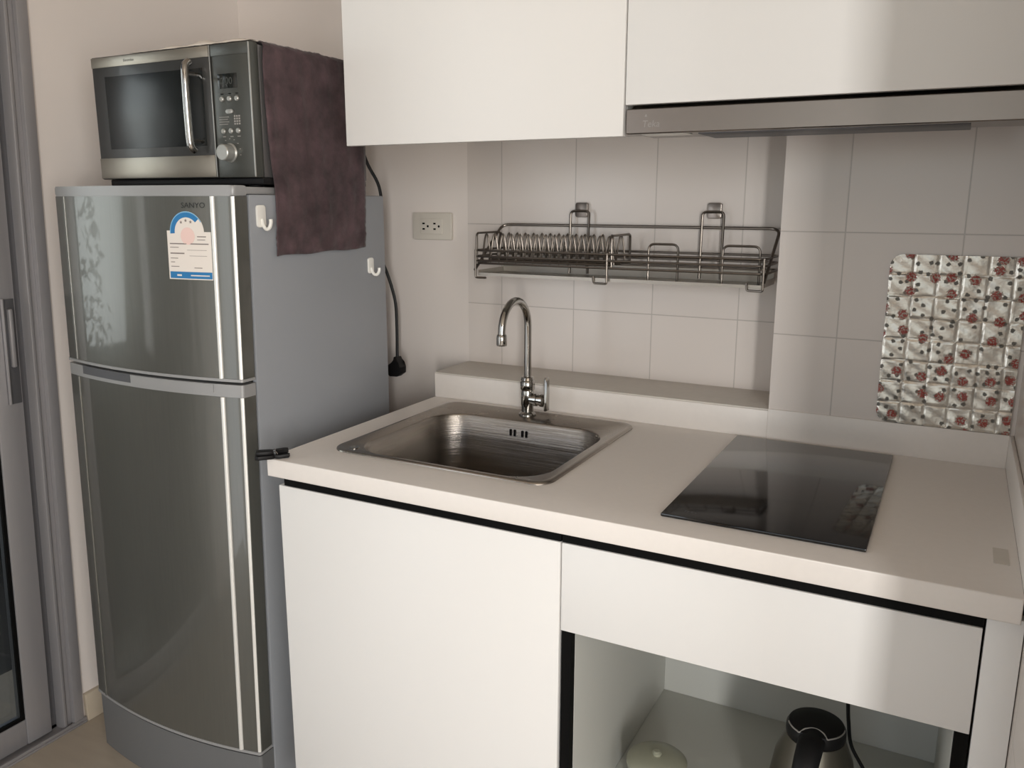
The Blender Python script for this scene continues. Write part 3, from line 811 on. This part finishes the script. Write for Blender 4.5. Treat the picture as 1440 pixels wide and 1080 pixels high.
obj('dial', lt([(.0005,MY0-.0330),(.0140,MY0-.0330),(.0155,MY0-.0315),(.0165,MY0-.0140),(.0185,MY0-.0115),(.0185,MY0-.0098),(.0005,MY0-.0098)], (-.1630, 0, .5690), axis='y', seg=32), 'mwbtn', cp, label='silver dial')
obj('power_cord', tb(spline([(-.150,MY1-.002,.640), (-.135,.490,.610), (-.122,.505,.560), (-.112,.532,.510), (-.118,.545,.45), (-.15,.556,.36)], 6), .0038, 8), 'rubber', t)

# purple cloth: over the top of the microwave and down its side to the fridge
bm = B()
prof = [(-.395,.7755), (-.33,.7752), (-.26,.7750), (-.19,.7750), (-.13,.7752), (-.105,.7750), (-.0965,.7705), (-.0945,.760), (-.0938,.72), (-.0934,.66), (-.0926,.60), (-.0918,.55), (-.0902,.52), (-.0900,.49), (-.0912,.45), (-.0915,.41), (-.0908,.372)]
P3 = [Vector((x, 0, z)) for x, z in prof]; P3 = spline(P3, 6)
ny = 44; rowsv = []
tot = len(P3)-1
for i, p in enumerate(P3):
    s = i/tot; row = []
    drop = max(0, (.50-p.z)/.128) if p.x > -.1 else 0
    ya, yb_ = .155+.006*math.sin(s*9)-.004*drop, .452-.010*drop+.003*math.sin(s*13)
    for j in range(ny+1):
        v = j/ny; y = ya+(yb_-ya)*v
        w = .0016*math.sin(v*21+s*7)*math.sin(s*17+v*5) + .0012*math.sin(v*43-s*11) + .0009*random.uniform(-1, 1)
        x, z = p.x, p.z
        if p.z < .772 and p.x > -.1: x += max(0, w)*1.3 + .004*max(0, drop)*(math.sin(v*17+2*math.sin(s*20))**2)*(1-.4*drop)
        else: z += abs(w)*1.2
        if i == tot: z += .0015*math.sin(v*14) + (.004*(1-v))*-1
        row.append(bm.verts.new((x, y, z)))
    rowsv.append(row)
for A, Bv in zip(rowsv, rowsv[1:]):
    for j in range(ny): bm.faces.new((A[j], A[j+1], Bv[j+1], Bv[j]))
o = obj('cloth', bm, 'cloth', label='dark purple cloth draped over the microwave and down the fridge side', cat='cloth', loc=(-.09, .3, .372), smooth=60)
sm = o.modifiers.new('thickness', 'SOLIDIFY'); sm.thickness = .0012; sm.offset = 0
# crumpled clear sheet along the front of the microwave top
bm = B(); rowsv = []
for i in range(41):
    u = i/40; x = -.430+.330*u; row = []
    for j in range(9):
        v = j/8; y = .122+.026*v
        hgt = .0008+.0105*(math.sin(PI*v)**.7)*(.12+.88*max(0, math.sin(u*3.0-.25))**1.2)*(.72+.28*math.sin(u*23))+.0008*random.random()
        row.append(bm.verts.new((x, y, MZ1+hgt)))
    rowsv.append(row)
for A, Bv in zip(rowsv, rowsv[1:]):
    for j in range(8): bm.faces.new((A[j], A[j+1], Bv[j+1], Bv[j]))
o = obj('plastic_sheet', bm, 'plasticw', label='crumpled pale plastic sheet along the top front edge of the microwave', cat='plastic sheet', loc=(-.26, .135, MZ1), smooth=60)
sm = o.modifiers.new('thickness', 'SOLIDIFY'); sm.thickness = .0006; sm.offset = 1

# ------------------------------------------------------------------ clip on the worktop corner
t = thing('clip', 'small black plastic clip lying on the left front corner of the worktop', 'clip', (.014, .012, .0))
ang = math.radians(44); ca, sa = math.cos(ang), math.sin(ang)
def cl(u, v, z): return (.010+u*ca-v*sa, .006+u*sa+v*ca, z)
def slab(name, uv, z0, z1, bev=.0015):
    bm = B(); A = [cl(u, v, 0) for u, v in uv]; prism(bm, [(p[0], p[1]) for p in A], 'z', z0, z1, bev=bev); return obj(name, bm, 'blackpl', t)
slab('jaw', [(-.032,-.010),(-.026,-.014),(-.002,-.012),(.004,-.008),(.004,.006),(-.002,.010),(-.026,.011),(-.032,.007)], .0006, .0085)
slab('jaw', [(-.030,-.008),(-.024,-.011),(-.004,-.010),(.002,-.007),(.002,.005),(-.004,.008),(-.024,.009),(-.030,.006)], .0086, .0165, .0022)
slab('lever', [(.004,-.010),(.012,-.013),(.030,-.009),(.032,-.003),(.028,.001),(.008,.003)], .0010, .0085)
slab('lever', [(.006,-.004),(.014,.002),(.030,.006),(.030,.012),(.022,.014),(.006,.010)], .0060, .0160, .0022)
bm = B(); tube(bm, [cl(.005+.004*math.cos(a*.5), -.012+.0012*a, .0105+.0045*math.sin(a*.5)) for a in range(20)], .0009, 6)
obj('spring', bm, 'chrome', t)

# ------------------------------------------------------------------ kettle and tub on the open shelf
SZ = -.615
KX, KY = .990, .225
t = thing('kettle', 'black-lidded electric kettle on the open shelf under the hob', 'kettle', (KX, KY, SZ))
obj('heating_base', lt([(.01,SZ),(.078,SZ),(.080,SZ+.004),(.078,SZ+.018),(.070,SZ+.021),(.01,SZ+.021)], (KX, KY, 0)), 'blackpl', t)
obj('body', lt([(.01,SZ+.0215),(.076,SZ+.0215),(.0775,SZ+.030),(.0770,SZ+.06),(.0725,SZ+.11),(.0630,SZ+.170),(.0475,SZ+.2105),(.01,SZ+.2105)], (KX, KY, 0), seg=48), 'kettlesteel', t)
lidz = SZ+.211
ld = obj('lid', lt([(.01,lidz),(.0470,lidz),(.0485,lidz+.004),(.0482,lidz+.015),(.0445,lidz+.022),(.0420,lidz+.0232),(.02,lidz+.0250),(.005,lidz+.0253)], (KX, KY, 0), seg=48), 'blackpl', t)
tr = []
for a in range(200, 244, 6): tr.append((KX+.0452*math.cos(math.radians(a)), KY+.0452*math.sin(math.radians(a)), lidz+.0212))
for k in range(1, 8):
    v = k/8; x = -.0205+.043*v; tr.append((KX+x, KY-.0400+.018*math.sin(PI*v)**.8, lidz+.0240))
for a in range(300, 362, 6): tr.append((KX+.0452*math.cos(math.radians(a)), KY+.0452*math.sin(math.radians(a)), lidz+.0212))
obj('lid_trim', tb(spline(tr, 3), .0013, 6), 'logo', ld)
bm = B()
hpts = [(KX, KY-.030, lidz+.014), (KX-.001, KY-.062, lidz+.012), (KX-.003, KY-.094, lidz-.016), (KX-.003, KY-.112, lidz-.070), (KX-.002, KY-.106, lidz-.125), (KX, KY-.080, lidz-.165), (KX, KY-.066, lidz-.172)]
hp = spline(hpts, 6); rings = []
for i, p in enumerate(hp):
    tg = (hp[min(i+1, len(hp)-1)]-hp[max(i-1, 0)]).normalized(); nn = Vector((1,0,0)); bi = tg.cross(nn)
    s = i/(len(hp)-1); w_, t_ = .022-.007*s, .0105
    rings.append([bm.verts.new(p + nn*w_*math.cos(2*PI*k/14)*1.0 + bi*t_*math.sin(2*PI*k/14)) for k in range(14)])
for A, Bv in zip(rings, rings[1:]):
    for k in range(14): bm.faces.new((A[k], A[(k+1) % 14], Bv[(k+1) % 14], Bv[k]))
bm.faces.new(rings[0][::-1]); bm.faces.new(rings[-1])
obj('handle', bm, 'blackpl', t)
bm = B(); prism(bm, [(KX-.018, KY+.048), (KX+.018, KY+.048), (KX+.006, KY+.082), (KX-.006, KY+.082)], 'z', SZ+.168, SZ+.199, bev=.003)
obj('spout', bm, 'steel', t)
obj('power_cord', tb(spline([(KX+.078, KY+.02, SZ+.008), (1.085,.33,SZ+.006), (1.070,.42,SZ+.02), (1.035,.45,SZ+.06), (1.026,.44,-.50), (1.022,.43,-.45), (1.018,.43,-.40), (1.022,.43,-.355), (1.045,.43,-.310), (1.075,.43,-.27), (1.09,.44,-.23)], 8), .0036, 8), 'rubber', t)
t = thing('tub', 'pale olive round plastic tub on the open shelf left of the kettle', 'tub', (.727, .19, SZ))
obj('body', lt([(.01,SZ),(.043,SZ),(.046,SZ+.004),(.052,SZ+.085),(.01,SZ+.085)], (.727, .19, 0)), 'olive', t)
ld = obj('lid', lt([(.01,SZ+.0855),(.0545,SZ+.0855),(.0550,SZ+.093),(.050,SZ+.098),(.030,SZ+.103),(.01,SZ+.105)], (.727, .19, 0)), 'olive', t)
obj('knob', lt([(.002,SZ+.104),(.008,SZ+.105),(.009,SZ+.110),(.005,SZ+.113),(.002,SZ+.113)], (.727, .19, 0), seg=16), 'olive', ld)

# ------------------------------------------------------------------ light
def area(name, loc, size, target, power, color):
    l = bpy.data.lights.new(name, 'AREA'); l.shape = 'RECTANGLE'; l.size, l.size_y = size; l.energy = power; l.color = color
    o = bpy.data.objects.new(name, l); COL.objects.link(o); o.location = loc
    o.rotation_euler = (Vector(target)-Vector(loc)).to_track_quat('-Z', 'Y').to_euler()
    return o
area('daylight_gap', (2.58, YF+.03, .42), (.36, 1.85), (2.58, 0, .42), 84, (1.0, .985, .957))
area('daylight_door', (-2.35, -.45, .62), (1.9, 1.5), (-.3, -.25, .1), 52, (.96, .97, 1.0))
area('side_fill', (XRW-.02, -2.4, .43), (1.3, 1.8), (0, -2.4, .43), 52, (1.0, .98, .95))  # added fill light, out of view, to brighten the left wall and fridge side
area('daylight_window', (.95, YF+.03, .30), (2.2, 1.9), (.95, 0, .30), 9, (1.0, .985, .96))
area('daylight_balcony', (XL-.02, -2.05, .15), (1.3, 2.0), (2, -2.05, .15), 18, (.90, .95, 1.0))
w = bpy.data.worlds.new('World'); scene.world = w; w.use_nodes = True
sky = w.node_tree.nodes.new('ShaderNodeTexSky'); sky.sky_type = 'NISHITA'; sky.sun_disc = False; sky.sun_elevation = math.radians(40)
w.node_tree.links.new(sky.outputs[0], w.node_tree.nodes['Background'].inputs[0]); w.node_tree.nodes['Background'].inputs[1].default_value = .1

# ------------------------------------------------------------------ camera
cam = bpy.data.cameras.new('Camera'); co = bpy.data.objects.new('Camera', cam); COL.objects.link(co)
cam.sensor_width = 36; cam.sensor_fit = 'HORIZONTAL'; cam.lens = 1183.326/1440*36; cam.clip_start = .02
a, b, r = math.radians(27.7707), math.radians(12.2302), math.radians(.1121)
F = Vector((-math.sin(a)*math.cos(b), math.cos(a)*math.cos(b), -math.sin(b))); Rv = Vector((math.cos(a), math.sin(a), 0)); U = Rv.cross(F)
R2 = Rv*math.cos(r)+U*math.sin(r); U2 = -Rv*math.sin(r)+U*math.cos(r)
mw = Matrix((R2, U2, -F)).transposed().to_4x4(); mw.translation = Vector((1.124562, -1.136453, .476396))
co.matrix_world = mw
scene.camera = co

# lift everything so that the floor is at zero
for o in scene.objects:
    if o.parent is None: o.location.z += H

vs = scene.view_settings
vs.view_transform = 'Standard'; vs.look = 'None'; vs.gamma = 1.0; vs.exposure = 0.03; vs.use_curve_mapping = False
scene.cycles.max_bounces = 10; scene.cycles.diffuse_bounces = 6
scene.cycles.use_denoising = True
